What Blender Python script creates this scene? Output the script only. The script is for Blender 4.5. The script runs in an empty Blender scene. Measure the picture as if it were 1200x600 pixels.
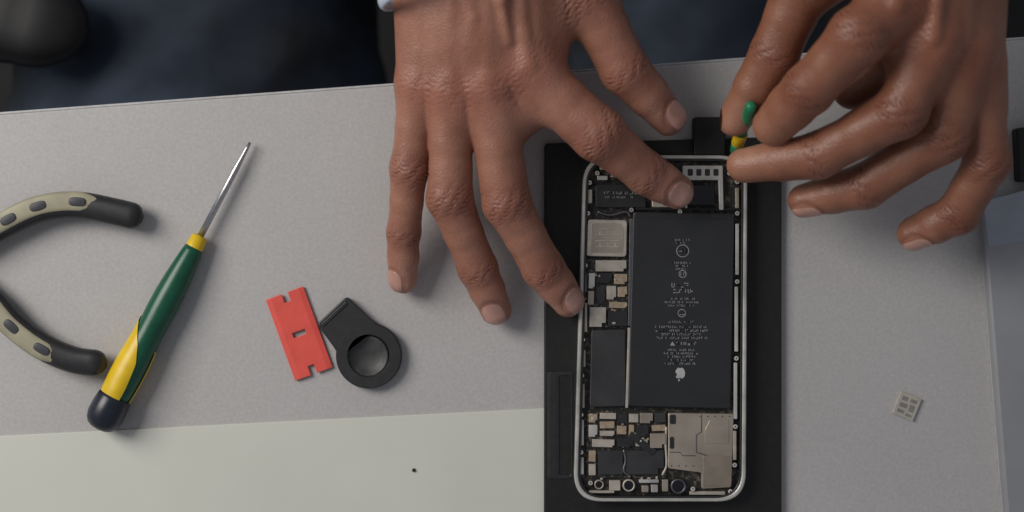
import bpy, math, random
import numpy as np
random.seed(4); rng=np.random.RandomState(3)
S=0.39; D=750.0
col=bpy.context.scene.collection
def U(x,y,h=0.0):
    k=S*(D-h)/D
    return np.array([(x-600)*k,(300-y)*k,h])
def RR(r,h=0.0): return r*S*(D-h)/D
# ---------------------------------------------------------------- materials
MATS={}
def mat(name,c,rough=0.5,metal=0.0,var=0.12,scale=300,bump=0.0,bscale=1500,c2=None,spec=0.5,coat=0.0,detail=4,pos=(0.3,0.7)):
    if name in MATS: return MATS[name]
    m=bpy.data.materials.new(name); m.use_nodes=True; nt=m.node_tree; N=nt.nodes; L=nt.links
    b=N['Principled BSDF']; tc=N.new('ShaderNodeTexCoord')
    n=N.new('ShaderNodeTexNoise'); n.inputs['Scale'].default_value=scale; n.inputs['Detail'].default_value=detail
    L.new(tc.outputs['Object'],n.inputs['Vector'])
    r=N.new('ShaderNodeValToRGB'); L.new(n.outputs['Fac'],r.inputs['Fac'])
    r.color_ramp.elements[0].position=pos[0]; r.color_ramp.elements[1].position=pos[1]
    a=[v*(1-var) for v in c]; d=list(c2) if c2 else [min(1,v*(1+var)) for v in c]
    r.color_ramp.elements[0].color=(*a,1); r.color_ramp.elements[1].color=(*d,1)
    L.new(r.outputs['Color'],b.inputs['Base Color'])
    b.inputs['Roughness'].default_value=rough; b.inputs['Metallic'].default_value=metal
    b.inputs['Specular IOR Level'].default_value=spec; b.inputs['Coat Weight'].default_value=coat
    if bump>0:
        n2=N.new('ShaderNodeTexNoise'); n2.inputs['Scale'].default_value=bscale; n2.inputs['Detail'].default_value=5
        L.new(tc.outputs['Object'],n2.inputs['Vector'])
        bp=N.new('ShaderNodeBump'); bp.inputs['Strength'].default_value=bump; bp.inputs['Distance'].default_value=0.0004
        L.new(n2.outputs['Fac'],bp.inputs['Height']); L.new(bp.outputs['Normal'],b.inputs['Normal'])
    MATS[name]=m; return m
def worktop_mat():
    m=mat('grey_speckled_laminate',(0.475,0.462,0.457),0.55,var=0.035,scale=14,bump=0.04,bscale=1200)
    nt=m.node_tree;N=nt.nodes;L=nt.links;b=N['Principled BSDF']
    old=b.inputs['Base Color'].links[0].from_socket
    tc=[n for n in N if n.type=='TEX_COORD'][0]
    n=N.new('ShaderNodeTexNoise'); n.inputs['Scale'].default_value=700; n.inputs['Detail'].default_value=5; n.inputs['Roughness'].default_value=0.7
    L.new(tc.outputs['Object'],n.inputs['Vector'])
    r=N.new('ShaderNodeValToRGB'); e=r.color_ramp.elements
    e[0].position=0.30; e[0].color=(0.88,0.88,0.89,1); e[1].position=0.70; e[1].color=(1.08,1.08,1.07,1)
    L.new(n.outputs['Fac'],r.inputs['Fac'])
    mx=N.new('ShaderNodeMix'); mx.data_type='RGBA'; mx.blend_type='MULTIPLY'; mx.inputs[0].default_value=1.0
    L.new(old,mx.inputs[6]); L.new(r.outputs['Color'],mx.inputs[7]); L.new(mx.outputs[2],b.inputs['Base Color'])
    return m
M_TOP=worktop_mat()
M_EDGE=mat('pale_edge_band',(0.5,0.5,0.5),0.5)
M_CREAM=mat('cream_sheet',(0.655,0.66,0.59),0.6,var=0.03,scale=18,bump=0.08,bscale=500)
M_BLACK=mat('matt_black_plastic',(0.012,0.0115,0.011),0.5,var=0.2,bump=0.2,bscale=2500,spec=0.4)
M_BLACK2=mat('charcoal_plastic',(0.022,0.022,0.024),0.4,var=0.2,bump=0.1)
M_BOARDC=mat('charcoal_insulation',(0.032,0.033,0.035),0.5,var=0.25,scale=90,bump=0.15,bscale=500)
M_RUB=mat('black_rubber',(0.020,0.020,0.022),0.45,var=0.25,scale=200,bump=0.25,bscale=1800)
M_RUBIN=mat('worn_rubber_cup',(0.05,0.05,0.05),0.5,var=0.5,scale=120,bump=0.3,bscale=900)
M_STEEL=mat('brushed_steel',(0.52,0.52,0.53),0.32,1.0,var=0.15,scale=500)
M_DSTEEL=mat('dark_steel',(0.2,0.2,0.21),0.4,1.0)
M_RIM=mat('silver_rim',(0.57,0.555,0.52),0.45,0.5,var=0.3,scale=80)
M_FLOOR=mat('phone_inner_plate',(0.04,0.037,0.033),0.45,0.3,var=0.3,scale=500,bump=0.5,c2=(0.2,0.17,0.13),pos=(.52,.74))
M_SHIELD=mat('warm_metal_shield',(0.48,0.41,0.33),0.38,0.7,var=0.2,scale=60,bump=0.25,bscale=220)
M_SHIELD2=mat('pale_metal_shield',(0.54,0.49,0.42),0.45,0.45,var=0.18,scale=200,bump=.15,bscale=300)
M_GOLD=mat('gold_contact',(0.50,0.39,0.27),0.4,0.5,var=0.2,scale=600)
M_BATT=mat('battery_wrap',(0.021,0.022,0.025),0.42,var=0.15,scale=60,bump=0.15,bscale=150)
M_PRINT=mat('grey_print',(0.30,0.30,0.31),0.6,var=0.3,scale=900)
M_PCB=mat('dark_circuit_board',(0.02,0.02,0.019),0.45,var=0.3,scale=600,bump=0.5,bscale=1300,c2=(0.22,0.18,0.13),pos=(.53,.72))
M_LENS=mat('black_glass',(0.008,0.008,0.012),0.08,var=0.2)
M_GREEN=mat('green_plastic',(0.005,0.085,0.045),0.32,var=0.15,scale=200,bump=0.1)
M_GREEN2=mat('bright_green_plastic',(0.01,0.20,0.09),0.35,var=0.15,scale=200,bump=0.1)
M_YEL=mat('yellow_plastic',(0.75,0.50,0.012),0.36,var=0.1,scale=150,bump=0.1)
M_NAVYCAP=mat('navy_black_plastic',(0.014,0.018,0.03),0.3,var=0.2)
M_RED=mat('red_plastic',(0.78,0.10,0.075),0.42,var=0.08,scale=120,bump=0.15,bscale=700)
M_PLCREAM=mat('beige_grip',(0.35,0.325,0.225),0.5,var=0.12,scale=150,bump=0.15)
M_OVAL=mat('grey_inlay',(0.05,0.05,0.06),0.5)
M_CHIP=mat('chip_beige',(0.50,0.47,0.40),0.45,0.2,var=0.1)
M_CHIPD=mat('chip_pads',(0.31,0.295,0.26),0.4,0.4)
M_ALU=mat('blue_grey_aluminium',(0.33,0.335,0.35),0.4,0.2,var=0.06,scale=40)
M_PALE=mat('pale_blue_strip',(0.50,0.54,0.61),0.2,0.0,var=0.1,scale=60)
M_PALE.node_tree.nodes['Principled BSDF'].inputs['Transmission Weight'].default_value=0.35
M_BAND=mat('pale_blue_band',(0.55,0.62,0.72),0.35,var=0.1)
M_DENIM=mat('dark_denim',(0.005,0.008,0.014),0.85,var=0.4,scale=10,c2=(0.05,0.075,0.12),bump=0.4,bscale=900,pos=(.42,.78))
M_SLEEVE=mat('dark_sleeve',(0.012,0.013,0.018),0.9,var=0.3,scale=60)
M_LEATH=mat('black_padding',(0.006,0.006,0.007),0.45,var=0.4,scale=30,spec=0.4)
M_FLOORD=mat('dark_floor',(0.008,0.007,0.007),0.7,var=0.4,scale=6)
def skin(name,c):
    m=bpy.data.materials.new(name); m.use_nodes=True; nt=m.node_tree;N=nt.nodes;L=nt.links;b=N['Principled BSDF']
    at=N.new('ShaderNodeAttribute'); at.attribute_name='tint'
    tc=N.new('ShaderNodeTexCoord')
    n=N.new('ShaderNodeTexNoise'); n.inputs['Scale'].default_value=45; n.inputs['Detail'].default_value=9; n.inputs['Roughness'].default_value=0.65
    L.new(tc.outputs['Object'],n.inputs['Vector'])
    r=N.new('ShaderNodeValToRGB'); e=r.color_ramp.elements
    e[0].position=0.3; e[0].color=(c[0]*0.78,c[1]*0.68,c[2]*0.66,1); e[1].position=0.70; e[1].color=(c[0]*1.15,c[1]*1.20,c[2]*1.26,1)
    L.new(n.outputs['Fac'],r.inputs['Fac'])
    mx=N.new('ShaderNodeMix'); mx.data_type='RGBA'; mx.blend_type='MULTIPLY'; mx.inputs[0].default_value=1.0
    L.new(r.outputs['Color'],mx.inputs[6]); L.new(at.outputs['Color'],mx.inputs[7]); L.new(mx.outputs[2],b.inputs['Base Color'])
    v=N.new('ShaderNodeTexVoronoi'); v.inputs['Scale'].default_value=700; v.feature='DISTANCE_TO_EDGE'
    L.new(tc.outputs['Object'],v.inputs['Vector'])
    n3=N.new('ShaderNodeTexNoise'); n3.inputs['Scale'].default_value=380; n3.inputs['Detail'].default_value=5; n3.inputs['Distortion'].default_value=2.0
    L.new(tc.outputs['Object'],n3.inputs['Vector'])
    ad=N.new('ShaderNodeMath'); ad.operation='ADD'; L.new(v.outputs['Distance'],ad.inputs[0]); L.new(n3.outputs['Fac'],ad.inputs[1])
    bp=N.new('ShaderNodeBump'); bp.inputs['Strength'].default_value=0.45; bp.inputs['Distance'].default_value=0.0004
    L.new(ad.outputs[0],bp.inputs['Height']); L.new(bp.outputs['Normal'],b.inputs['Normal'])
    b.inputs['Roughness'].default_value=0.42; b.inputs['Specular IOR Level'].default_value=0.5
    b.inputs['Subsurface Weight'].default_value=0.10; b.inputs['Subsurface Radius'].default_value=(1.0,0.35,0.2); b.inputs['Subsurface Scale'].default_value=0.003
    return m
M_SKIN=skin('brown_skin',(0.345,0.158,0.103))
M_SKIN2=skin('brown_skin_warm_shaded',(0.275,0.115,0.065))  # darker copy of the same skin; shade on this hand is in its colour
M_NAIL=mat('fingernail',(0.50,0.275,0.22),0.25,var=0.08,scale=300,spec=0.6)
# ---------------------------------------------------------------- object helpers
ORG={}
def tag(o,label,cat,group=None,kind=None):
    if label: o['label']=label
    if cat: o['category']=cat
    if group: o['group']=group
    if kind: o['kind']=kind
    return o
def empty(name,p,label,cat,group=None):
    o=bpy.data.objects.new(name,None); col.objects.link(o); o.empty_display_size=0.01
    o.location=np.array(p)*0.001; ORG[o.name]=np.array(p,float)
    return tag(o,label,cat,group)
class MB:
    def __init__(s): s.v=[]; s.f=[]; s.n=0
    def add(s,V,F):
        V=np.asarray(V,float); s.v.append(V); s.f+= [tuple(int(i)+s.n for i in f) for f in F]; s.n+=len(V); return s
    def build(s,name,m,parent=None,smooth=False,label=None):
        V=np.concatenate(s.v)
        if parent is not None: og=ORG[parent.name]
        else:
            og=np.array([(V[:,0].min()+V[:,0].max())/2,(V[:,1].min()+V[:,1].max())/2,V[:,2].min()])
        me=bpy.data.meshes.new(name); me.from_pydata(((V-og)*0.001).tolist(),[],s.f); me.update()
        if smooth: me.polygons.foreach_set('use_smooth',[True]*len(me.polygons))
        me.materials.append(m)
        o=bpy.data.objects.new(name,me); col.objects.link(o)
        if parent is not None: o.parent=parent
        else: o.location=og*0.001
        ORG[o.name]=og
        if label: o['label']=label
        return o
    def prism(s,poly,z0,z1,b=0.0):
        P=np.array([p[:2] for p in poly],float)
        A=0.5*np.sum(P[:,0]*np.roll(P[:,1],-1)-np.roll(P[:,0],-1)*P[:,1])
        if A<0: P=P[::-1]
        n=len(P); lv=[(P,z0)]
        if b>0:
            lv+=[(P,z1-b),(offset(P,-b*0.3),z1-b*0.3),(offset(P,-b),z1)]
        else: lv.append((P,z1))
        V=[];F=[]
        for Q,z in lv: V+= [(q[0],q[1],z) for q in Q]
        for l in range(len(lv)-1):
            for i in range(n):
                j=(i+1)%n; F.append((l*n+i,l*n+j,(l+1)*n+j,(l+1)*n+i))
        F.append(tuple((len(lv)-1)*n+i for i in range(n))); F.append(tuple(reversed(range(n))))
        return s.add(V,F)
    def pp(s,px,h,th,b=0.0):
        return s.prism([U(x,y,h) for x,y in px],h-th,h,b)
    def ring(s,outer,inner,z0,z1,b=0.4,f=.25):
        O=np.array([p[:2] for p in outer],float); I=np.array([p[:2] for p in inner],float); n=len(O)
        Ob=O+(I-O)*f; Ib=I+(O-I)*f
        L=[(O,z0),(O,z1-b),(Ob,z1),(Ib,z1),(I,z1-b),(I,z0)]
        V=[];F=[]
        for Q,z in L: V+=[(q[0],q[1],z) for q in Q]
        for l in range(6):
            m=(l+1)%6
            for i in range(n):
                j=(i+1)%n; F.append((l*n+i,l*n+j,m*n+j,m*n+i))
        return s.add(V,F)
    def lathe(s,A,B,prof,seg=32,a0=0.0,a1=2*math.pi,up=(0,0,1),caps=True):
        A=np.array(A,float);B=np.array(B,float); d=(B-A)/np.linalg.norm(B-A)
        up=np.array(up,float)
        if abs(np.dot(up,d))>.98*np.linalg.norm(up): up=np.array((1.,0,0))
        u=up-d*np.dot(up,d); u/=np.linalg.norm(u); w=np.cross(d,u)
        var=callable(a0)
        full=(not var) and abs(a1-a0-2*math.pi)<1e-6; k=seg if full else seg+1
        V=[];F=[]
        for t,r in prof:
            s0=a0(t) if var else a0
            for i in range(k):
                a=s0+(a1-s0)*i/seg; V.append(A+d*t+(u*math.cos(a)+w*math.sin(a))*r)
        for l in range(len(prof)-1):
            for i in range(seg):
                j=(i+1)%k; F.append((l*k+i,l*k+j,(l+1)*k+j,(l+1)*k+i))
        if caps and full:
            F.append(tuple(reversed(range(k)))); F.append(tuple((len(prof)-1)*k+i for i in range(k)))
        return s.add(V,F)
    def sweep(s,pts,wh,seg=20,pw=1.0):
        P=np.array(pts,float); n=len(P); V=[];F=[]
        T=np.gradient(P,axis=0); T/=np.linalg.norm(T,axis=1)[:,None]
        for i in range(n):
            side=np.cross(T[i],(0,0,1)); side/=np.linalg.norm(side); up=np.cross(side,T[i])
            w,h=wh[i]
            for k in range(seg):
                a=2*math.pi*k/seg; c,si=math.cos(a),math.sin(a)
                c=math.copysign(abs(c)**pw,c); si=math.copysign(abs(si)**pw,si)
                V.append(P[i]+side*c*w+up*si*h)
        for l in range(n-1):
            for k in range(seg):
                j=(k+1)%seg; F.append((l*seg+k,(l+1)*seg+k,(l+1)*seg+j,l*seg+j))
        F.append(tuple(range(seg))); F.append(tuple(reversed([(n-1)*seg+k for k in range(seg)])))
        return s.add(V,F)
def offset(P,d):
    n=len(P); Q=np.zeros_like(P)
    for i in range(n):
        a=P[i]-P[i-1]; b=P[(i+1)%n]-P[i]
        a/=np.linalg.norm(a)+1e-9; b/=np.linalg.norm(b)+1e-9
        na=np.array([a[1],-a[0]]); nb=np.array([b[1],-b[0]]); m=na+nb; m/=np.linalg.norm(m)+1e-9
        Q[i]=P[i]+m*d/max(0.4,np.dot(m,na))
    return Q
def rquad(c,r,seg=8):
    out=[]; n=len(c)
    for i in range(n):
        p=np.array(c[i],float); a=np.array(c[i-1],float)-p; b=np.array(c[(i+1)%n],float)-p
        la,lb=np.linalg.norm(a),np.linalg.norm(b); a/=la; b/=lb
        rr=r[i] if isinstance(r,(list,tuple)) else r
        rr=min(rr,la*.45,lb*.45)
        p0=p+a*rr; p1=p+b*rr
        for k in range(seg+1):
            t=k/seg
            out.append(tuple((1-t)**2*p0+2*t*(1-t)*p+t**2*p1))
    return out
def rect(x0,y0,x1,y1): return [(x0,y0),(x1,y0),(x1,y1),(x0,y1)]
def circ(x,y,r,n=32,a=0): return [(x+r*math.cos(a+2*math.pi*i/n),y+r*math.sin(a+2*math.pi*i/n)) for i in range(n)]
def loc(cx,cy,ang,pts):
    c,s=math.cos(ang),math.sin(ang); return [(cx+a*c-b*s,cy+a*s+b*c) for a,b in pts]
def spline(pts,n=40):
    P=np.array(pts,float); m=len(P); out=[]
    Q=np.vstack([2*P[0]-P[1],P,2*P[-1]-P[-2]])
    for i in range(m-1):
        k=n//(m-1)
        for j in range(k):
            t=j/k; p0,p1,p2,p3=Q[i:i+4]
            out.append(0.5*((2*p1)+(-p0+p2)*t+(2*p0-5*p1+4*p2-p3)*t*t+(-p0+3*p1-3*p2+p3)*t**3))
    out.append(P[-1]); return np.array(out)
# ---------------------------------------------------------------- setting
TE=lambda x: 134-0.0735*x
top=[(-700,TE(-700)),(2000,TE(2000)),(2000,1300),(-700,1300)]
o=MB().prism([U(x,y,0) for x,y in top],-24,0,1.0).build('worktop',M_TOP); tag(o,None,None,kind='structure')
e=[(-700,TE(-700)-3.0),(2000,TE(2000)-3.0),(2000,TE(2000)-0.2),(-700,TE(-700)-0.2)]
o=MB().prism([U(x,y,0) for x,y in e],-24,-1.2,0.3).build('worktop_edge',M_EDGE); tag(o,None,None,kind='structure')
o=MB().prism([(-1500,-1500),(1500,-1500),(1500,1500),(-1500,1500)],-740,-720).build('floor',M_FLOORD); tag(o,None,None,kind='structure')
CE=lambda x: 511-0.051*x
o=MB().pp([(-400,CE(-400)),(700,CE(700)),(705,1100),(-400,1100)],0.8,0.8,0.3).build('board',M_CREAM)
tag(o,'smooth cream white board lying on the grey worktop below the screwdriver','board')
o=MB().lathe(U(485,551,0.8),U(485,551,2.0),[(0,.6),(0.5,.9),(0.9,.6),(1.1,.2)],8).build('crumb',M_BLACK,smooth=True)
tag(o,'tiny dark crumb on the cream board','crumb')
# ---------------------------------------------------------------- tray
tr=empty('phone_holder',U(777,400,0),'flat black phone holder tray beneath the opened phone','tray')
MZ=3.6
MB().pp(rquad([(638,168),(916,160),(916,900),(637,900)],5),MZ,3.55,0.6).build('base_plate',M_BLACK,tr)
MB().pp(rquad(rect(813,137,850,182),3),8.2,7.9,0.6).build('clamp',M_BLACK,tr)
MB().ring([U(*p,MZ+.5) for p in rquad(rect(641,436,671,561),3,3)],[U(*p,MZ+.5) for p in rquad(rect(655,440,669,557),2,3)],MZ-.02,MZ+.6,.2).build('slot_rim',M_BLACK2,tr)
# ---------------------------------------------------------------- phone
ph=empty('smartphone',U(775,385,MZ),'opened smartphone with its black battery and circuit parts bare','phone')
out=rquad([(684,182),(876,182),(874,588),(672,588)],34,10); inn=rquad([(688,186),(872,186),(869.3,584),(676.7,584)],31.5,10)
RT=11.0
fr=MB().ring([U(x,y,RT) for x,y in out],[U(x,y,RT) for x,y in inn],MZ+0.05,RT,0.45).build('frame',M_RIM,ph)
inn2=rquad([(690.5,188.5),(869.5,188.5),(866.7,581.5),(679.5,581.5)],29,10)
MB().ring([U(x,y,RT-0.8) for x,y in inn],[U(x,y,RT-0.8) for x,y in inn2],MZ+0.5,RT-0.9,0.2).build('gasket',M_BLACK2,ph)
MB().pp(rquad([(687,185),(873,185),(870,585),(676,585)],31,8),6.2,2.0).build('inner_plate',M_FLOOR,ph)
bat=MB().pp(rquad([(742,248),(861,250),(856,479),(736,476)],4,4),9.8,3.4,0.5).build('battery',M_BATT,ph)
MB().pp(rquad([(744,249),(860,251),(860,257),(744,255)],1,2),10.0,0.4,0.1).build('pull_tab',M_BLACK2,bat)
def glyphs(mb,cx,cy,w,hh,h,st=.6,gap=.1):
    x=cx-w/2
    while x<cx+w/2:
        gw=random.uniform(.9,1.7)*hh/2
        if random.random()<gap: x+=1.3; continue
        for k in range(random.choice([1,2,2])):
            if random.random()<.5:
                mb.pp(rect(x,cy-hh/2,x+st,cy+hh/2),h,.03)
            else:
                yy=random.choice([-hh/2,0,hh/2-.5]); mb.pp(rect(x,cy+yy,x+gw,cy+yy+st),h,.03)
        x+=gw+.55
tx=MB(); BH=9.85
for cy,w,hh in [(281,18,2.2),(284.5,12,1.6),(308,20,2.2),(311.5,16,2),(315,12,1.8),(350,32,2),(354,38,2.2),(358,30,2),(377,30,2.2),(383,60,2.4),(387.3,62,2.4),(391.6,46,2.4),(396,60,2.4),(410,30,2.2),(414,40,2.2),(418,34,2.2),(422,28,2.2),(426,38,2.2)]:
    glyphs(tx,798,cy,w,hh,BH)
for cx,cy,r in [(800,294,7.5),(800,321,4.6),(799,367,4.8)]:
    tx.ring([U(*p,BH) for p in circ(cx,cy,r,20)],[U(*p,BH) for p in circ(cx,cy,r-.8,20)],BH-.02,BH,0.01)
    glyphs(tx,cx,cy,r*1.1,r*.8,BH,.7,0)
glyphs(tx,797,334,20,5,BH,.8,.05); glyphs(tx,800,341,22,4,BH,.8,.05)
tx.pp([(785,405),(791,405),(788,400)],BH,.03); glyphs(tx,803,402.5,22,3.4,BH,.8)
tx.build('label_print',M_PRINT,bat)
lg=[(0,.55),(.2,.65),(.45,.62),(.62,.45),(.5,.3),(.45,.1),(.52,-.1),(.68,-.22),(.55,-.55),(.3,-.85),(.12,-.82),(0,-.78),(-.12,-.82),(-.3,-.85),(-.55,-.6),(-.7,-.15),(-.65,.3),(-.45,.58),(-.2,.65)]
lf=[(.02,.72),(.05,.95),(.25,1.1),(.28,.9),(.15,.74)]
lm=MB()
for q in (lg,lf): lm.pp([(797-a*8.4,438+b*8.4) for a,b in q],BH+.02,.04)
lm.build('logo',mat('logo_print',(0.46,0.46,0.46),0.5),bat)
sh=MB().pp(rquad([(783,484),(860,485),(857,571),(822,573),(822,554),(783,549)],2,2),9.2,2.6,0.35).build('metal_shield',M_SHIELD,ph)
ln=MB(); ln.sweep([U(822,486,9.25),U(822,506,9.25),U(816,510,9.25),U(816,530,9.25),U(829,534,9.25),U(829,552,9.25)],[(.3,.12)]*6,6)
ln.sweep([U(785,530,9.25),U(797,530,9.25),U(800,534,9.25),U(815,534,9.25)],[(.2,.1)]*4,6)
for k in range(9): ln.pp(circ(787+k*8.5,546 if k<4 else 488,1.0,8),9.25,.1)
ln.build('seam',M_DSTEEL,sh)
MB().pp(rquad(rect(785,486,792,497),2),9.5,.3,.1).build('contact_pad',M_BLACK2,sh)
MB().pp(rquad(rect(785,512,790,526),2),9.5,.3,.1).build('contact_pad',M_BLACK2,sh)
MB().pp(rquad([(824,534),(858,534),(857,569),(824,571)],2),9.45,.25,.1).build('shield_step',mat('brown_metal_shield',(0.36,0.30,0.235),.4,.7,var=.2,scale=90,bump=.2,bscale=250),sh)
MB().pp(rquad([(832,492),(854,492),(854,520),(826,520),(826,504)],2),9.45,.25,.1).build('shield_step',M_SHIELD,sh)
si=MB().pp(rquad([(689,257),(735,258),(734,301),(687,300)],4,3),9.4,2.8,0.3).build('card_slot',M_SHIELD2,ph)
MB().pp(rquad([(693,262),(727,262),(731,268),(730,296),(692,296)],2,2),9.6,.25,.1).build('slot_lid',M_SHIELD,si)
rg=MB()
for k in range(4): rg.sweep([U(697,268+k*7,9.68),U(726,268+k*7,9.68)],[(.35,.14)]*2,6)
for k in range(3): rg.pp(rect(702+k*9,271,704+k*9,274),9.66,.1).pp(rect(702+k*9,285,704+k*9,288),9.66,.1)
rg.build('ridge',M_SHIELD2,si)
MB().pp(rquad([(693,387),(733,386),(733,476),(691,477)],3,3),8.7,2.4,0.4).build('logic_board_cover',M_BOARDC,ph)
tp=MB().pp(rquad(rect(698,216,757,243),2,2),9.2,2.8,0.3).build('speaker_module',M_BLACK2,ph)
t2=MB(); glyphs(t2,728,226,40,3.2,9.25); glyphs(t2,726,231,34,2,9.25); t2.build('label_print',M_PRINT,tp)
MB().pp(rquad(rect(807,217,838,240),2,2),9.2,2.8,0.3).build('camera_module',M_LENS,ph)
MB().pp(rquad([(758,200),(782,200),(782,206),(801,206),(801,243),(764,243),(764,236)],2,2),8.6,2.2,0.3).build('bracket',M_SHIELD2,ph)
MB().pp(rquad([(796,204),(800,204),(800,194),(847,194),(848,246),(843,246),(842,211),(796,211)],1,2),9.9,3,0.25).build('bracket',M_RIM,ph)
MB().pp(rquad(rect(803,214,805.5,244),1,2),9.7,3,0.1).build('bracket',M_RIM,ph)
for x in (806,816,826,836): MB().pp(rquad(rect(x,198,x+6,206),1,1),10.05,.2,.05).build('contact_pad',M_BLACK2,ph)
MB().pp(rquad([(745,243),(860,244),(860,247),(745,246)],.5,2),9.0,2.6,0.1).build('flex_cable',M_BLACK,ph)
MB().pp(rquad([(687,303),(738,304),(736,384),(688,384)],2,2),7.2,1.0,.1).build('circuit_board',M_PCB,ph)
MB().pp(rquad([(688,481),(781,481),(781,560),(687,560)],2,2),7.2,1.0,.1).build('circuit_board',M_PCB,ph)
comp=[((698,305,734,318),M_SHIELD2,9.0),((720,321,735,333),M_GOLD,8.8),((711,335,722,351),M_SHIELD2,8.8),((724,336,735,348),M_GOLD,8.5),
((691,360,710,383),M_SHIELD2,9.2),((713,364,735,382),M_BLACK2,8.6),((690,320,697,338),M_RIM,8.4),((689,341,696,357),M_SHIELD,8.4),((714,354,735,361),M_GOLD,8.3),((699,320,717,332),M_BLACK2,8.6),((699,336,709,356),M_BOARDC,8.3),
((690,485,700,495),M_GOLD,8.4),((690,498,700,512),M_RIM,8.6),((703,484,722,491),M_SHIELD2,8.4),((703,494,720,502),M_GOLD,8.8),((703,505,720,511),M_SHIELD2,8.6),((694,515,720,524),M_SHIELD2,8.8),((724,485,735,496),M_BLACK2,8.8),((723,499,734,509),M_GOLD,8.6),((737,485,748,495),M_SHIELD2,8.4),((737,498,743,513),M_GOLD,8.7),((745,499,760,512),M_BLACK2,8.9),((750,484,765,496),M_SHIELD,9.0),((767,484,780,495),M_BOARDC,8.5),((762,508,780,525),M_SHIELD,9.2),((745,515,759,523),M_SHIELD2,8.3),((723,513,742,524),M_BLACK2,8.6),((764,498,780,505),M_GOLD,8.5),
((701,528,730,556),M_BOARDC,8.3),((734,528,778,556),M_BOARDC,8.5),((690,528,698,541),M_GOLD,8.5),((690,544,698,557),M_SHIELD2,8.5)]
for k in range(34):
    z=random.random()
    if z<.45: x,y=random.uniform(689,776),random.uniform(483,526)
    elif z<.75: x,y=random.uniform(690,732),random.uniform(318,382)
    else: x,y=random.uniform(694,776),random.uniform(556,561)
    w=random.uniform(1.8,4.2);hh=random.uniform(1.6,3.4)
    comp.append(((x,y,x+w,y+hh),random.choice([M_GOLD,M_SHIELD2,M_RIM,M_SHIELD]),random.uniform(7.8,9.35)))
for (a,b,c,d),m,h in comp:
    w2,h2=(c-a)/2,(d-b)/2; an=random.uniform(-.04,.04)
    cut=min(w2,h2)*.5
    if min(w2,h2)>2.4 and random.random()<.6:
        pl_=[(-w2,-h2),(w2,-h2),(w2,h2-cut),(w2-cut,h2-cut),(w2-cut,h2),(-w2,h2)]
        MB().pp(rquad(loc((a+c)/2,(b+d)/2,an,pl_),.4,1),h,h-6.9,.12).build('circuit_component',m,ph)
    else:
        MB().pp(rquad(loc((a+c)/2,(b+d)/2,an,rect(-w2,-h2,w2,h2)),.5,1),h,h-6.9,.12).build('circuit_component',m,ph)
MB().pp(rquad([(740,505),(770,528),(764,534),(736,512)],2,2),8.95,.5,.1).build('flex_cable',M_BLACK2,ph)
MB().pp(rquad([(736,384),(740,384),(736,478),(733,478)],1,2),9.3,2.4,.1).build('flex_cable',M_SHIELD2,ph)
MB().pp(rquad([(738,256),(742,256),(739,382),(736,382)],1,2),9.0,2.4,.1).build('flex_cable',M_DSTEEL,ph)
for pts,m_ in (([(731,527),(733,540),(731,552),(738,558)],M_DSTEEL),([(781,500),(780,520),(781,545),(776,557)],M_SHIELD2),([(700,248),(715,252),(733,248),(739,254)],M_DSTEEL)):
    p=spline([U(x,y,8.7) for x,y in pts],18); MB().sweep(p,[(.5,.25)]*len(p),8).build('flex_cable',m_,ph,True)
def lens(x,y,r,m1=M_RIM):
    c=MB(); c.ring([U(*p,9.4) for p in circ(x,y,r)],[U(*p,9.4) for p in circ(x,y,r*.74)],6.3,9.4,.2); l=c.build('port_ring',m1,ph,True)
    MB().pp(circ(x,y,r*.72,24),8.9,2).build('lens',M_LENS,l)
lens(737,569,7.3,M_SHIELD2); lens(795,570,9,M_DSTEEL); lens(702,568,5.5,M_SHIELD2)
for a in [rect(714,563,727,575),rect(749,562,772,566),rect(752,569,760,577),rect(763,568,771,577),rect(776,562,783,576),rect(808,576,850,580),rect(690,575,720,578)]:
    MB().pp(rquad(a,1,2),8.8,2.4,.2).build('circuit_component',random.choice([M_SHIELD2,M_RIM,M_SHIELD]),ph)
for x,y in [(691,214),(689,250),(686,311),(684,350),(683,398),(682,440),(681,486),(681,530),(692,566),(864,213),(864,250),(864,330),(863,420),(862,500),(861,545),(856,576),(700,203),(735,205),(855,203),(797,248),(778,238),(812,573),(740,246)]:
    m=MB().lathe(U(x,y,7),U(x,y,9.9),[(0,1.1),(2.5,1.1),(2.9,.9)],14); sc=m.build('screw',M_RIM,ph)
    MB().pp(circ(x,y,1.2,6),9.96,.1).build('screw_socket',M_DSTEEL,sc)
for x,y,w,hh in [(688,222,6,16),(686,262,3,30),(683,318,4,24),(683,355,5,34),(681,410,5,20),(680,450,5,28),(679,492,5,30),(679,536,5,20),(862,220,4,24),(862,262,4,60),(861,336,4,76),(860,425,4,66),(859,505,4,34),(703,194,40,5),(757,192,20,5),(700,206,12,5),(716,204,14,4)]:
    MB().pp(rquad(rect(x,y,x+w,y+hh),.8,2),9.2,2.8,.15).build('clip',random.choice([M_RIM,M_SHIELD2,M_SHIELD]),ph)
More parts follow.
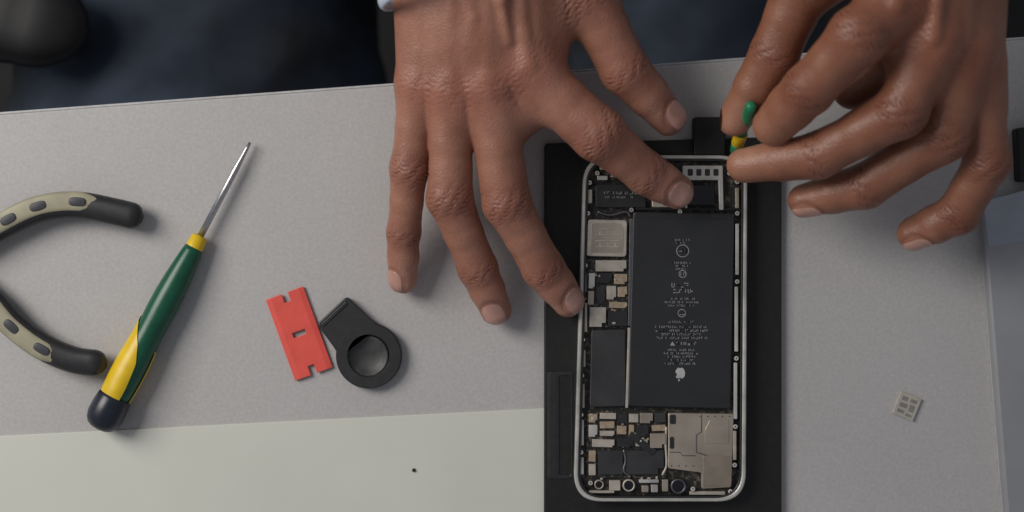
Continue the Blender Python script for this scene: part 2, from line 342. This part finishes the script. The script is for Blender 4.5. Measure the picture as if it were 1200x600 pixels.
# ---------------------------------------------------------------- screwdriver on table
A=U(293,167,4); B=U(118,497,9.0)
s_=empty('screwdriver',np.array([A[0],A[1],0]),'green and yellow screwdriver with black end cap lying beside the red blade','screwdriver')
def lp(prof,**k): return MB().lathe(A,B,prof,**k)
L0=128*S
lp([(0,.7),(3,.9),(8,1.15),(14,1.5),(L0+3,1.55)],seg=20).build('shaft',M_STEEL,s_,True)
lp([(L0-2,2.6),(L0-1,3.7),(L0+4,4.1),(L0+5,4.3)]).build('collar',M_YEL,s_,True)
hprof=[(4,4.2),(6,4.6),(12,5.3),(20,6.1),(28,6.6),(36,6.7),(42,6.5),(48,6.4),(54,6.7),(62,7.2),(70,7.3),(77,7.0),(81,6.6)]
hd=lp([(L0+t,r) for t,r in hprof],seg=40).build('handle',M_GREEN,s_,True)
def hr(t): return float(np.interp(t,[p[0] for p in hprof],[p[1] for p in hprof]))
ts=np.linspace(41,80.5,26)
y1=[(L0+t,hr(t)+(.45 if t>42 else 0)) for t in ts]
lo_a=lambda t: float(np.interp(t-L0,[41,46,54,62,74,80.5],[1.9,.9,.1,-.35,-.5,-.5]))
lp(y1,seg=28,a0=lo_a,a1=2.95,caps=False).build('grip_inlay',M_YEL,hd,True)
ts=np.linspace(54,80.5,20)
y2=[(L0+t,hr(t)+(.45 if t>55 else 0)) for t in ts]
lo_b=lambda t: float(np.interp(t-L0,[54,62,80.5],[-2.0,-2.9,-2.9]))
lp(y2,seg=24,a0=lo_b,a1=-1.35,caps=False).build('grip_inlay',M_YEL,hd,True)
c=L0+80
lp([(c-.5,6.4),(c,7.4),(c+1,7.8),(c+5,8.2),(c+10,8.2),(c+13,7.4),(c+15,6),(c+16,4.2),(c+16.5,2)],seg=36).build('end_cap',M_NAVYCAP,s_,True)
# ---------------------------------------------------------------- pliers
pl=empty('pliers',U(-100,310,0),'pliers with beige and black curved handles at the left edge','pliers')
up_=spline([(-150,318),(-95,312),(-40,290),(0,266),(45,245),(90,240),(135,248),(167,256)],56)
lo_=spline([(-150,306),(-100,312),(-45,325),(-12,350),(15,380),(50,406),(88,422),(125,426)],56)
for path,sg in ((up_,1),(lo_,-1)):
    n=len(path)
    pts=[U(x,y,8) for x,y in path]
    wh=[]
    for i in range(n):
        t=i/(n-1); w=4.2+1.8*min(1,t*2.0)
        if t>0.94: w*=math.sqrt(max(0.05,1-((t-.94)/.06)**2*.9))
        wh.append((w,w*.78))
    hb=MB().sweep(pts,wh,24,.8).build('handle',M_BLACK2,pl,True)
    T=np.gradient(path,axis=0); T/=np.linalg.norm(T,axis=1)[:,None]
    N=np.stack([T[:,1],-T[:,0]],1)*sg
    i0,i1=int(n*.2),int(n*.84)
    q=path+N*3.6
    ip=[U(q[i][0],q[i][1],10.6) for i in range(i0,i1)]
    m=i1-i0; iw=[]
    for i in range(m):
        t=i/(m-1); f=min(1,math.sqrt(max(0.02,min(t,1-t)*7)))
        iw.append((4.5*f,2.5*f))
    ins=MB().sweep(ip,iw,20,.6).build('grip_insert',M_PLCREAM,hb,True)
    sp=[(8,257),(46,241),(90,235)] if sg==1 else [(11,386),(47,412),(-22,350)]
    for (x,y) in sp:
        k=np.argmin(np.sum((q-np.array([x,y]))**2,1)); tt=T[k]; nn=np.array([-tt[1],tt[0]])
        cc=q[k]
        sq=lambda v:math.copysign(abs(v)**.65,v)
        pts2=[tuple(cc+tt*10*sq(math.cos(a))+nn*5.3*sq(math.sin(a))) for a in np.linspace(0,2*math.pi,24,endpoint=False)]
        MB().pp(pts2,13.5,1.2,.4).build('grip_dot',M_OVAL,ins,True)
MB().lathe(U(-160,312,2),U(-160,312,2)+np.array([0,0,11.]),[(0,9),(1,10),(10,10),(11,9)],32).build('pivot',M_STEEL,pl)
for sg in (1,-1):
    MB().pp([(-150,312+sg*22),(-175,312+sg*24),(-250,312+sg*8),(-262,312+sg*1.5),(-175,312+sg*1.5),(-150,312+sg*1.5)],11,8,1).build('jaw',M_DSTEEL,pl)
# ---------------------------------------------------------------- red blade
W,H=23.5,50.5
ang=-math.radians(20); cx,cy=350.5,391
import bmesh
from mathutils import Vector
bm=bmesh.new()
def cell_grid():
    xs=[-W,-17,-7.5,-3.5,4,8,17,W]; ys=[-H,-H+11,-24,-21,-3,3,21,24,H-11,H]
    for i in range(len(xs)-1):
        for j in range(len(ys)-1):
            x0,x1,y0,y1=xs[i],xs[i+1],ys[j],ys[j+1]; xm=(x0+x1)/2; ym=(y0+y1)/2
            if (j==0 or j==len(ys)-2) and -3.5<xm<4: continue
            if -3<ym<3 and -7.5<xm<8: continue
            yield x0,x1,y0,y1
vd={}
def gv(x,y):
    k=(x,y)
    if k not in vd:
        p=U(*loc(cx,cy,ang,[(x,y)])[0],2.0); vd[k]=bm.verts.new(p)
    return vd[k]
for x0,x1,y0,y1 in cell_grid(): bm.faces.new((gv(x0,y1),gv(x1,y1),gv(x1,y0),gv(x0,y0)))
me=bpy.data.meshes.new('scraper_blade')
og=U(cx,cy,0.4)
for v in bm.verts: v.co=(v.co-Vector(og))*0.001
for (x,y),v in vd.items():
    if abs(x)==W: v.co.z-=0.0005
bm.to_mesh(me); bm.free(); me.materials.append(M_RED)
rb=bpy.data.objects.new('scraper_blade',me); col.objects.link(rb); rb.location=og*0.001
sm=rb.modifiers.new('s','SOLIDIFY'); sm.thickness=0.0011; sm.offset=-1
bv=rb.modifiers.new('b','BEVEL'); bv.width=0.00025; bv.segments=2; bv.angle_limit=math.radians(50)
tag(rb,'red plastic scraper blade with notched ends and small centre slot','blade')
# ---------------------------------------------------------------- black cup tool
cp=empty('suction_cup',U(432,417,0),'round black rubber suction cup with square pull tab','suction cup')
MB().ring([U(*p,5.2) for p in circ(432,417,38.5,72)],[U(*p,5.2) for p in circ(432,417,24,72)],0.2,5.2,.5,.09).build('rim',M_RUB,cp)
MB().lathe(U(432,417,0.3),U(432,417,0.3)+np.array([0,0,9.]),[(0,9.3),(3.6,9.2),(3.4,8.4),(2.4,7.2),(1.7,5),(1.4,2.5),(1.3,.2)],48).build('cup',M_RUBIN,cp,True)
MB().pp(rquad([(371,380),(406,347),(432,372),(446,382),(427,390),(410,404),(399,420),(391,407)],[5,5,4,1,1,1,1,3],4),5.05,4.0,.6).build('pull_tab',M_RUB,cp)
MB().pp(rquad([(376,380),(405,353),(408,356),(379,383)],1,2),5.5,.6,.3).build('grip_ridge',M_RUB,cp)
# ---------------------------------------------------------------- chip
ch=empty('chip',U(1063,476,0),'small square beige chip alone on the worktop right of the phone','chip')
ca=math.radians(22)
MB().pp(loc(1063,476,ca,rect(-13,-14,13,14)),1.3,1.2,.2).build('substrate',M_CHIP,ch)
for a_ in [rect(-9,-10,-2,-5),rect(1,-10,9,-6),rect(-9,-2,0,3),rect(3,-3,9,5),rect(-9,6,-1,10),rect(2,8,9,11)]:
    MB().pp(loc(1063,476,ca,a_),1.45,.2).build('pad',M_CHIPD,ch)
# ---------------------------------------------------------------- right edge
sl=empty('laptop',U(1280,420,0),'blue grey metal laptop lying at the right edge','laptop')
MB().pp(rquad([(1150,232),(1600,190),(1640,760),(1195,790)],14,6),8,6,1.2).build('lid',M_ALU,sl)
MB().pp(rquad([(1146,232),(1600,187),(1645,765),(1190,795)],14,6),2.2,2.0,.8).build('base',mat('pale_aluminium',(0.5,0.5,0.52),0.4,.3),sl)
MB().pp(rquad([(1152,236),(1300,196),(1304,262),(1158,290)],6,4),8.5,.8,.4).build('highlight_strip',M_PALE,sl)  # bluish highlight on the lid, built in as a pale translucent strip
o=MB().pp(rquad([(1191,150),(1300,140),(1304,206),(1194,213)],4,4),7,6.9,1.0).build('power_adapter',M_BLACK)
tag(o,'black block at the right edge above the blue grey laptop','adapter')
# ---------------------------------------------------------------- SDF tools
def smin(a,b,k):
    h=np.clip(0.5+0.5*(b-a)/k,0,1); return b+(a-b)*h-k*h*(1-h)
def cone(P,a,b,ra,rb):
    ba=b-a; t=np.clip(((P-a)@ba)/(ba@ba),0,1)
    q=P-a-t[:,None]*ba
    return np.sqrt(np.einsum('ij,ij->i',q,q))-(ra+(rb-ra)*t)
def surface_nets(f,lo,hi,h,coarse=4,band=1.3):
    lo=np.array(lo,float); n=np.ceil((np.array(hi)-lo)/h/coarse).astype(int)
    C=[lo[i]+(np.arange(n[i])+.5)*h*coarse for i in range(3)]
    G=np.stack(np.meshgrid(*C,indexing='ij'),-1).reshape(-1,3).astype(np.float32)
    dc=f(G).reshape(n)
    F=dc.repeat(coarse,0).repeat(coarse,1).repeat(coarse,2).astype(np.float32)
    msk=np.abs(F)<band*h*coarse+2.0
    ijk=np.argwhere(msk); vals=np.empty(len(ijk),np.float32)
    for s in range(0,len(ijk),400000):
        P=(lo+ijk[s:s+400000]*h).astype(np.float32); vals[s:s+400000]=f(P)
    F[msk]=vals
    ins=F<0; N=F.shape
    sm=np.zeros((N[0]-1,N[1]-1,N[2]-1),np.int8)
    cs=[(x,y,z) for x in(0,1) for y in(0,1) for z in(0,1)]
    for c in cs: sm+=ins[c[0]:N[0]-1+c[0],c[1]:N[1]-1+c[1],c[2]:N[2]-1+c[2]]
    act=(sm>0)&(sm<8); idx=np.full(act.shape,-1,np.int64); A=np.argwhere(act); idx[act]=np.arange(len(A))
    acc=np.zeros((len(A),3)); cnt=np.zeros(len(A))
    for a in cs:
        for ax in range(3):
            if a[ax]==0:
                b=list(a); b[ax]=1
                fa=F[A[:,0]+a[0],A[:,1]+a[1],A[:,2]+a[2]]; fb=F[A[:,0]+b[0],A[:,1]+b[1],A[:,2]+b[2]]
                x=(fa<0)!=(fb<0); t=np.where(x,fa/np.where(x,fa-fb,1),0)
                p=np.array(a,float)+t[:,None]*(np.array(b)-np.array(a)); acc+=p*x[:,None]; cnt+=x
    V=lo+(A+acc/cnt[:,None])*h
    Q=[]
    I=ins
    def quads(mask_in,mask_out,fun):
        for m,flip in((mask_in,False),(mask_out,True)):
            e=np.argwhere(m); q=fun(e)
            if flip: q=q[:,::-1]
            Q.append(q)
    a,b=I[:-1,1:-1,1:-1],I[1:,1:-1,1:-1]
    quads(a&~b,~a&b,lambda e:np.stack([idx[e[:,0],e[:,1],e[:,2]],idx[e[:,0],e[:,1]+1,e[:,2]],idx[e[:,0],e[:,1]+1,e[:,2]+1],idx[e[:,0],e[:,1],e[:,2]+1]],1))
    a,b=I[1:-1,:-1,1:-1],I[1:-1,1:,1:-1]
    quads(a&~b,~a&b,lambda e:np.stack([idx[e[:,0],e[:,1],e[:,2]],idx[e[:,0],e[:,1],e[:,2]+1],idx[e[:,0]+1,e[:,1],e[:,2]+1],idx[e[:,0]+1,e[:,1],e[:,2]]],1))
    a,b=I[1:-1,1:-1,:-1],I[1:-1,1:-1,1:]
    quads(a&~b,~a&b,lambda e:np.stack([idx[e[:,0],e[:,1],e[:,2]],idx[e[:,0]+1,e[:,1],e[:,2]],idx[e[:,0]+1,e[:,1]+1,e[:,2]],idx[e[:,0],e[:,1]+1,e[:,2]]],1))
    return V,np.concatenate(Q)
def mesh_np(name,V,Q,m,parent):
    og=ORG[parent.name]
    me=bpy.data.meshes.new(name); me.from_pydata(((V-og)*.001).tolist(),[],Q.tolist()); me.update()
    me.polygons.foreach_set('use_smooth',[True]*len(me.polygons)); me.materials.append(m)
    o=bpy.data.objects.new(name,me); col.objects.link(o); o.parent=parent; ORG[o.name]=og; return o
def unit(v): v=np.array(v,float); return v/np.linalg.norm(v)
class Hand:
    def __init__(s,palm,fingers,kp=9,kf=6,veins=()):
        s.palm=[(U(*a[:3]),U(*b[:3]),RR(a[3],a[2]),RR(b[3],b[2])) for a,b in palm]; s.kp=kp; s.kf=kf
        s.veins=[[(U(*p[:3]),p[3]) for p in v] for v in veins]
        s.f=[]; s.J=[]; s.nails=[]
        for fg in fingers:
            pts=[(U(*p[:3]),RR(p[3],p[2])) for p in fg['p']]
            ch=[]
            for i in range(len(pts)-1):
                a,ra=pts[i]; b,rb=pts[i+1]
                last=i==len(pts)-2
                mid=(a+b)/2; rm=(ra+rb)/2*(0.91 if not last else 1.0)
                ch+=[(a,mid,ra,rm),(mid,b,rm,rb)]
            s.f.append(ch)
            n=len(pts)
            for i in range(0,n-1):
                ax=unit(pts[1][0]-pts[0][0]) if i==0 else unit(unit(pts[i+1][0]-pts[i][0])+unit(pts[i][0]-pts[i-1][0]))
                up=np.array(fg.get('up',(0,0,1)),float); nn=unit(up-ax*(up@ax))
                s.J.append((pts[i][0],ax,nn,pts[i][1],i, n-1-i))
            ax=unit(pts[-1][0]-pts[-2][0]); up=np.array(fg.get('nup',fg.get('up',(0,0,1))),float); nn=unit(up-ax*(up@ax))
            s.nails.append((pts[-1][0],ax,nn,pts[-1][1],fg.get('nail',1)))
    def crease(s,P):
        c=np.zeros(len(P))
        for J,ax,n,r,i,fe in s.J:
            q=P-J; near=np.abs(q).max(1)<r*1.9
            if not near.any(): continue
            q=q[near]; t=q@ax; z=q@n; sd=q@np.cross(ax,n)
            msk=np.clip((z/r-0.1)*2.2,0,1)*np.clip((1.8*r-np.sqrt((q*q).sum(1)))/r*2,0,1)
            if i==0: ts=[(-5,.25),(-3.2,.35),(-1.5,.4),(.6,.4),(2.4,.3),(4.4,.25)]
            elif fe==1: ts=[(-3.4,.35),(-1.9,.7),(-0.4,1),(1.1,.9),(2.6,.5)]
            else: ts=[(-7.2,.3),(-5.6,.5),(-4.0,.7),(-2.4,.95),(-0.8,1.1),(0.8,1.1),(2.4,.9),(4.0,.65),(5.6,.45)]
            wob=0.6*np.sin(sd*0.8+J[0])+0.35*np.sin(sd*1.9+J[1]+t*.4)+.2*np.sin(sd*3.7+t); v=0
            for tj,am in ts: v=v+am*(0.7+.45*np.sin(sd*1.0+tj*3+J[1]))*np.exp(-((t-tj*(1+0.035*np.abs(sd))+wob)/0.50)**2)
            c[near]+=v*msk
        return c
    def d(s,P,fine=True):
        d=None
        for a,b,ra,rb in s.palm:
            x=cone(P,a,b,ra,rb); d=x if d is None else smin(d,x,s.kp)
        u=None
        for ch in s.f:
            g=None
            for k,(a,b,ra,rb) in enumerate(ch):
                x=cone(P,a,b,ra,rb); g=x if g is None else smin(g,x,1.8)
            u=g if u is None else smin(u,g,0.7)
        d=smin(d,u,s.kf)
        for v in s.veins:
            for (a,ra),(b,rb) in zip(v[:-1],v[1:]): d=smin(d,cone(P,a,b,ra,rb),3.4)
        d=d+0.18*np.sin(P[:,0]*.21+P[:,1]*.13+1.3*np.sin(P[:,1]*.11))*np.sin(P[:,1]*.19-P[:,2]*.2+np.sin(P[:,0]*.15))
        for T,ax,n,r,on in s.nails:
            if not on: continue
            C=T-ax*r*0.10; q=P-C; t=q@ax; z=q@n; sd=q@np.cross(ax,n)
            e=np.sqrt((t/(r*0.98))**2+(sd/(r*0.80))**2)
            d=d+np.where(z>0,0.35*np.exp(-((e-1.0)/0.13)**2)+0.25*np.clip(1-e,0,.3),0)
        return d+0.55*s.crease(P)
    def build(s,parent,m,lo,hi,label,h=0.56):
        V,Q=surface_nets(s.d,lo,hi,h)
        o=mesh_np('hand',V,Q,m,parent); o['label']=label
        me=o.data
        nrm=np.empty(len(V)*3,np.float32); me.vertices.foreach_get('normal',nrm); nrm=nrm.reshape(-1,3)
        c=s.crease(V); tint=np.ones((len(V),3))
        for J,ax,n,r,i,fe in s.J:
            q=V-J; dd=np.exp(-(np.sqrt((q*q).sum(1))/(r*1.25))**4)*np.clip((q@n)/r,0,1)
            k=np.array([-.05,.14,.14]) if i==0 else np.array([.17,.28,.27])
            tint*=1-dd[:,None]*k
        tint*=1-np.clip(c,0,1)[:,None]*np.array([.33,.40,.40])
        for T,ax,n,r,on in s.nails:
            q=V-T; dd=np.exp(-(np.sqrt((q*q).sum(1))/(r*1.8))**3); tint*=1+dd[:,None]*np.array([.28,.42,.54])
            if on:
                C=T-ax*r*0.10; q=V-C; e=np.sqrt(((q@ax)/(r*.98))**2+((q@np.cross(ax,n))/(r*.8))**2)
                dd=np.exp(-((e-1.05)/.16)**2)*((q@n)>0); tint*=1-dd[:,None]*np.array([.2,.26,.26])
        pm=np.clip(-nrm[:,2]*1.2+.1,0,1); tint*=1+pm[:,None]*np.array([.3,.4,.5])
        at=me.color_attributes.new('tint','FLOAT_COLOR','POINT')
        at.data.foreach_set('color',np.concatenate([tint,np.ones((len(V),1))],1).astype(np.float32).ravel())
        for T,ax,n,r,on in s.nails:
            if not on: continue
            side=np.cross(ax,n); C=T-ax*r*0.08; nu,nv=16,20; pts=[]
            for j in range(nv+1):
                v=-1+2*j/nv
                for i in range(nu+1):
                    uu=-1+2*i/nu
                    w=(1-abs(v)**2.8)**(1/2.4) if abs(v)<1 else 0
                    w=max(w,0.05)
                    pts.append(C+side*uu*w*r*.66+ax*v*r*.86+n*(r*1.7))
            P=np.array(pts); t=np.zeros(len(P))
            for _ in range(28):
                dd=s.d(P-n*t[:,None]); t+=np.clip(dd,-1,2)*.8
            t=np.minimum(t,r*1.7)
            P=P-n*(t[:,None]-0.22)
            F=[(j*(nu+1)+i,j*(nu+1)+i+1,(j+1)*(nu+1)+i+1,(j+1)*(nu+1)+i) for j in range(nv) for i in range(nu)]
            MB().add(P,F).build('fingernail',M_NAIL,o,True)
        return o
# ---------------------------------------------------------------- person
pe=empty('person',U(800,-350,0),'person in dark jeans working on the phone with both bare hands','person')
h1=Hand(
 palm=[((500,-140,52,42),(492,95,36,28)),((535,-150,58,46),(530,100,41,31)),((575,-150,58,46),(572,98,43,34)),((605,-140,54,44),(617,78,42,38)),
       ((560,-60,44,60),(560,30,36,60)),((600,-100,44,45),(660,-20,40,40)),((640,-30,38,32),(635,60,36,30)),
       ((494,128,29,23),(545,138,33,25)),((545,138,33,25),(596,138,36,27)),((596,136,36,27),(640,118,37,27)),
       ((645,20,38,30),(690,-10,38,30)),
       ((515,-150,54,48),(505,-460,70,58)),((590,-150,54,46),(580,-460,70,60))],
 fingers=[dict(p=[(492,100,36,26),(480,198,28,23),(473,272,17,19.8),(472,328,9,16.5)],nup=(-.85,0,1)),
          dict(p=[(530,105,41,29),(527,232,32,27),(560,315,19,23),(581,363,10.5,18.5)],nup=(-.25,0,1)),
          dict(p=[(572,103,43,31),(594,238,34,29),(637,315,21,24.5),(666,352,13,19.5)],nup=(.3,.2,1)),
          dict(p=[(617,82,42,36),(702,158,41,32.5),(757,203,28,25.5),(793,224,20.5,21)],nup=(.25,-.3,1)),
          dict(p=[(640,-60,40,40),(688,-5,40,35),(732,82,34,29.5),(784,138,22,21)],nup=(.6,.1,1))],
 kp=8.5,kf=5.5,
 veins=[[(498,-80,63,2),(493,60,46.7,1.8),(491,90,43.5,2.4)],[(532,-80,70,2),(530,50,53.8,1.8),(529,92,49.8,2.8)],[(574,-80,70,2),(572,50,55.8,1.8),(571,92,52.4,3.0)],[(604,-80,68,2),(614,40,56.7,1.8),(618,76,54,3.4)],
        [(520,-70,70.8,1.4),(548,-10,63,1.4),(556,20,60,1.2),(548,50,56,1.1),(550,85,51.5,.9)],[(600,-60,72.5,1.4),(588,0,64.5,1.3),(596,48,58,1.0)]])
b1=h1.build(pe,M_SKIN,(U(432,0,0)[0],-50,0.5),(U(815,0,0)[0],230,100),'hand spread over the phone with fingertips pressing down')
h2=Hand(
 palm=[((1110,-150,90,52),(1050,0,90,37)),((1125,-150,90,48),(1092,50,84,36)),((1140,-140,84,46),(1128,62,76,34)),((1145,-130,78,42),(1146,80,68,29)),
       ((1080,-100,78,55),(1080,0,72,50)),((1060,-100,74,46),(960,-30,72,38)),((1110,0,68,45),(1070,50,64,38)),
       ((1075,75,76,25),(1115,100,69,27)),((1115,100,69,27),(1150,115,62,25)),((1040,30,82,30),(1075,75,76,26)),
       ((1060,60,62,34),(1000,105,52,24)),
       ((1110,-150,86,52),(1150,-420,95,60)),((1140,-150,84,46),(1180,-420,92,56))],
 fingers=[dict(p=[(1000,-60,74,44),(945,-25,72,37),(908,62,60,29),(861,140,45,20)],up=(-.6,.2,1),nup=(-1,.3,.35),nail=0),
          dict(p=[(1050,0,90,37),(1006,42,94,36),(948,104,76,31),(907,146,58,25)],up=(-.3,0,1),nup=(-.3,-.8,.6),nail=0),
          dict(p=[(1092,50,84,35),(1056,130,78,32),(960,182,58,27.5),(872,194,43,20.5)],up=(.1,0,1),nup=(0,-1,.35),nail=0),
          dict(p=[(1128,62,76,34),(1106,158,66,32),(1014,218,48,27),(943,235,36,20)],up=(.1,-.2,1),nup=(-.1,-1,.4)),
          dict(p=[(1146,80,68,29),(1157,190,58,27.5),(1122,251,44,25),(1071,274,33,20)],up=(.3,-.2,1),nup=(0,-1,.45))],
 kp=8.5,kf=6.5,
 veins=[[(1085,-90,109.5,2.0),(1056,-15,102.5,2.0),(1050,5,101.5,3)],[(1110,-60,105,2.0),(1094,45,96,2.6)],[(1135,-60,97.5,2.0),(1130,60,87.5,2.6)]])
b2=h2.build(pe,M_SKIN2,(U(830,0,0)[0],-5,18),(U(1260,0,0)[0],215,125),'hand with bent fingers holding a small screwdriver')
w=MB(); n=48; Vv=[];Ff=[]
e1=unit(U(640,-80,50)-U(445,5,50)); e2=np.array([0,0,1.]); ax=np.cross(e1,e2)
ctr=(U(640,-80,48)+U(447,6,48))/2; ra=np.linalg.norm(U(640,-80,48)-U(447,6,48))/2
for i in range(n):
    a=2*math.pi*i/n; c=ctr+e1*ra*math.cos(a)+e2*30*math.sin(a); rad=unit(e1*math.cos(a)+e2*math.sin(a))
    for k in range(10):
        g=2*math.pi*k/10; Vv.append(c+rad*1.2*math.cos(g)+ax*2.6*math.sin(g))
for i in range(n):
    for k in range(10):
        Ff.append((i*10+k,((i+1)%n)*10+k,((i+1)%n)*10+(k+1)%10,i*10+(k+1)%10))
w.add(Vv,Ff).build('bracelet',M_BAND,pe,True)
for A,B,r0,r1 in ((U(550,-330,64),U(540,-900,90),44,58),(U(1150,-300,88),U(1190,-900,110),44,58)):
    Ln=np.linalg.norm(B-A)
    MB().lathe(A,B,[(0,r0-4),(0.5,r0-1),(4,r0),(Ln*.3,r0+4),(Ln*.6,r0+6),(Ln,r1)],36).build('sleeve',M_SLEEVE,pe,True)
def leg(P):
    def c3(a,b,ra,rb): return cone(P,np.array(a,float),np.array(b,float),ra,rb)
    d=c3((-170,480,-240),(-190,60,-225),110,112); d=smin(d,c3((-190,60,-225),(-190,-20,-640),80,50),20)
    e_=c3((120,480,-230),(110,60,-220),88,80); e_=smin(e_,c3((110,60,-220),(120,-20,-640),70,50),20)
    d=smin(d,e_,14); d=smin(d,c3((-80,520,-200),(70,520,-200),110,110),40)
    d=d+5.5*np.sin(P[:,0]*.05+P[:,1]*.09+1.5*np.sin(P[:,1]*.03))+4*np.abs(np.sin(P[:,0]*.06-P[:,1]*.07+P[:,2]*.03))
    return d
V,Q=surface_nets(leg,(-350,-110,-720),(240,660,-60),7.5,coarse=3,band=1.6)
mesh_np('trousers',V,Q,M_DENIM,pe)
pt=spline([U(-300,-60,-105),U(-150,-40,-100),U(-40,0,-95),U(105,42,-95)],42); nn_=len(pt)
whs=[]
for i in range(nn_):
    t=i/(nn_-1); f=1 if t<.8 else math.sqrt(max(.003,1-((t-.8)/.2)**2)); k=1+.07*abs(math.sin(i*.45)); whs.append((25*f*k,13*f*k))
o=MB().sweep(pt,whs,28,.75).build('armrest',M_LEATH,None,True)
tag(o,'rounded black padded armrest in the dim corner beyond the worktop','armrest')
# ---------------------------------------------------------------- held screwdriver
A=U(853,200,10.2); B=U(881,122,62); dB=unit(B-A); TL=np.linalg.norm(B-A)
e=empty('screwdriver',A,'small green and yellow screwdriver pinched between thumb and finger','screwdriver')
def lp2(prof,m,name,par=e): return MB().lathe(A,A+dB,prof,28).build(name,m,par,True)
lp2([(0,.5),(2,.8),(22,.9)],M_STEEL,'shaft')
lp2([(17,1.2),(18,2.2),(22,2.6),(25,2.6)],M_GREEN2,'collar')
lp2([(24.5,2.5),(25.2,2.9),(32.5,3.0),(33.5,2.7)],M_YEL,'ring')
lp2([(33,2.5),(36,2.3),(41,2.4),(48,2.5),(TL-3,2.5),(TL-.8,2.1),(TL,1.0)],M_GREEN2,'handle')
# ---------------------------------------------------------------- light
W_=bpy.data.worlds.new('World'); bpy.context.scene.world=W_; W_.use_nodes=True
bg=W_.node_tree.nodes['Background']; bg.inputs[0].default_value=(0.86,0.90,1.0,1); bg.inputs[1].default_value=0.22
def area(name,loc_,target,size,power,c):
    l=bpy.data.lights.new(name,'AREA'); l.shape='RECTANGLE'; l.size=size[0]; l.size_y=size[1]; l.energy=power; l.color=c
    o=bpy.data.objects.new(name,l); col.objects.link(o); o.location=loc_
    o.rotation_euler=(Vector(target)-Vector(loc_)).to_track_quat('-Z','Y').to_euler(); return o
area('window_light',(-0.82,0.38,0.76),(-0.04,0.0,0),(0.5,0.65),9.6,(1.0,0.955,0.90))
# ---------------------------------------------------------------- camera
cd=bpy.data.cameras.new('camera'); co=bpy.data.objects.new('camera',cd); col.objects.link(co)
co.location=(0,0,D*.001); cd.sensor_width=36; cd.lens=36*D/(1200*S); cd.clip_start=0.01; cd.clip_end=20
cd.dof.use_dof=True; cd.dof.focus_distance=0.738; cd.dof.aperture_fstop=5.0
sc=bpy.context.scene; sc.camera=co
sc.view_settings.view_transform='Standard'; sc.view_settings.look='None'; sc.view_settings.exposure=0
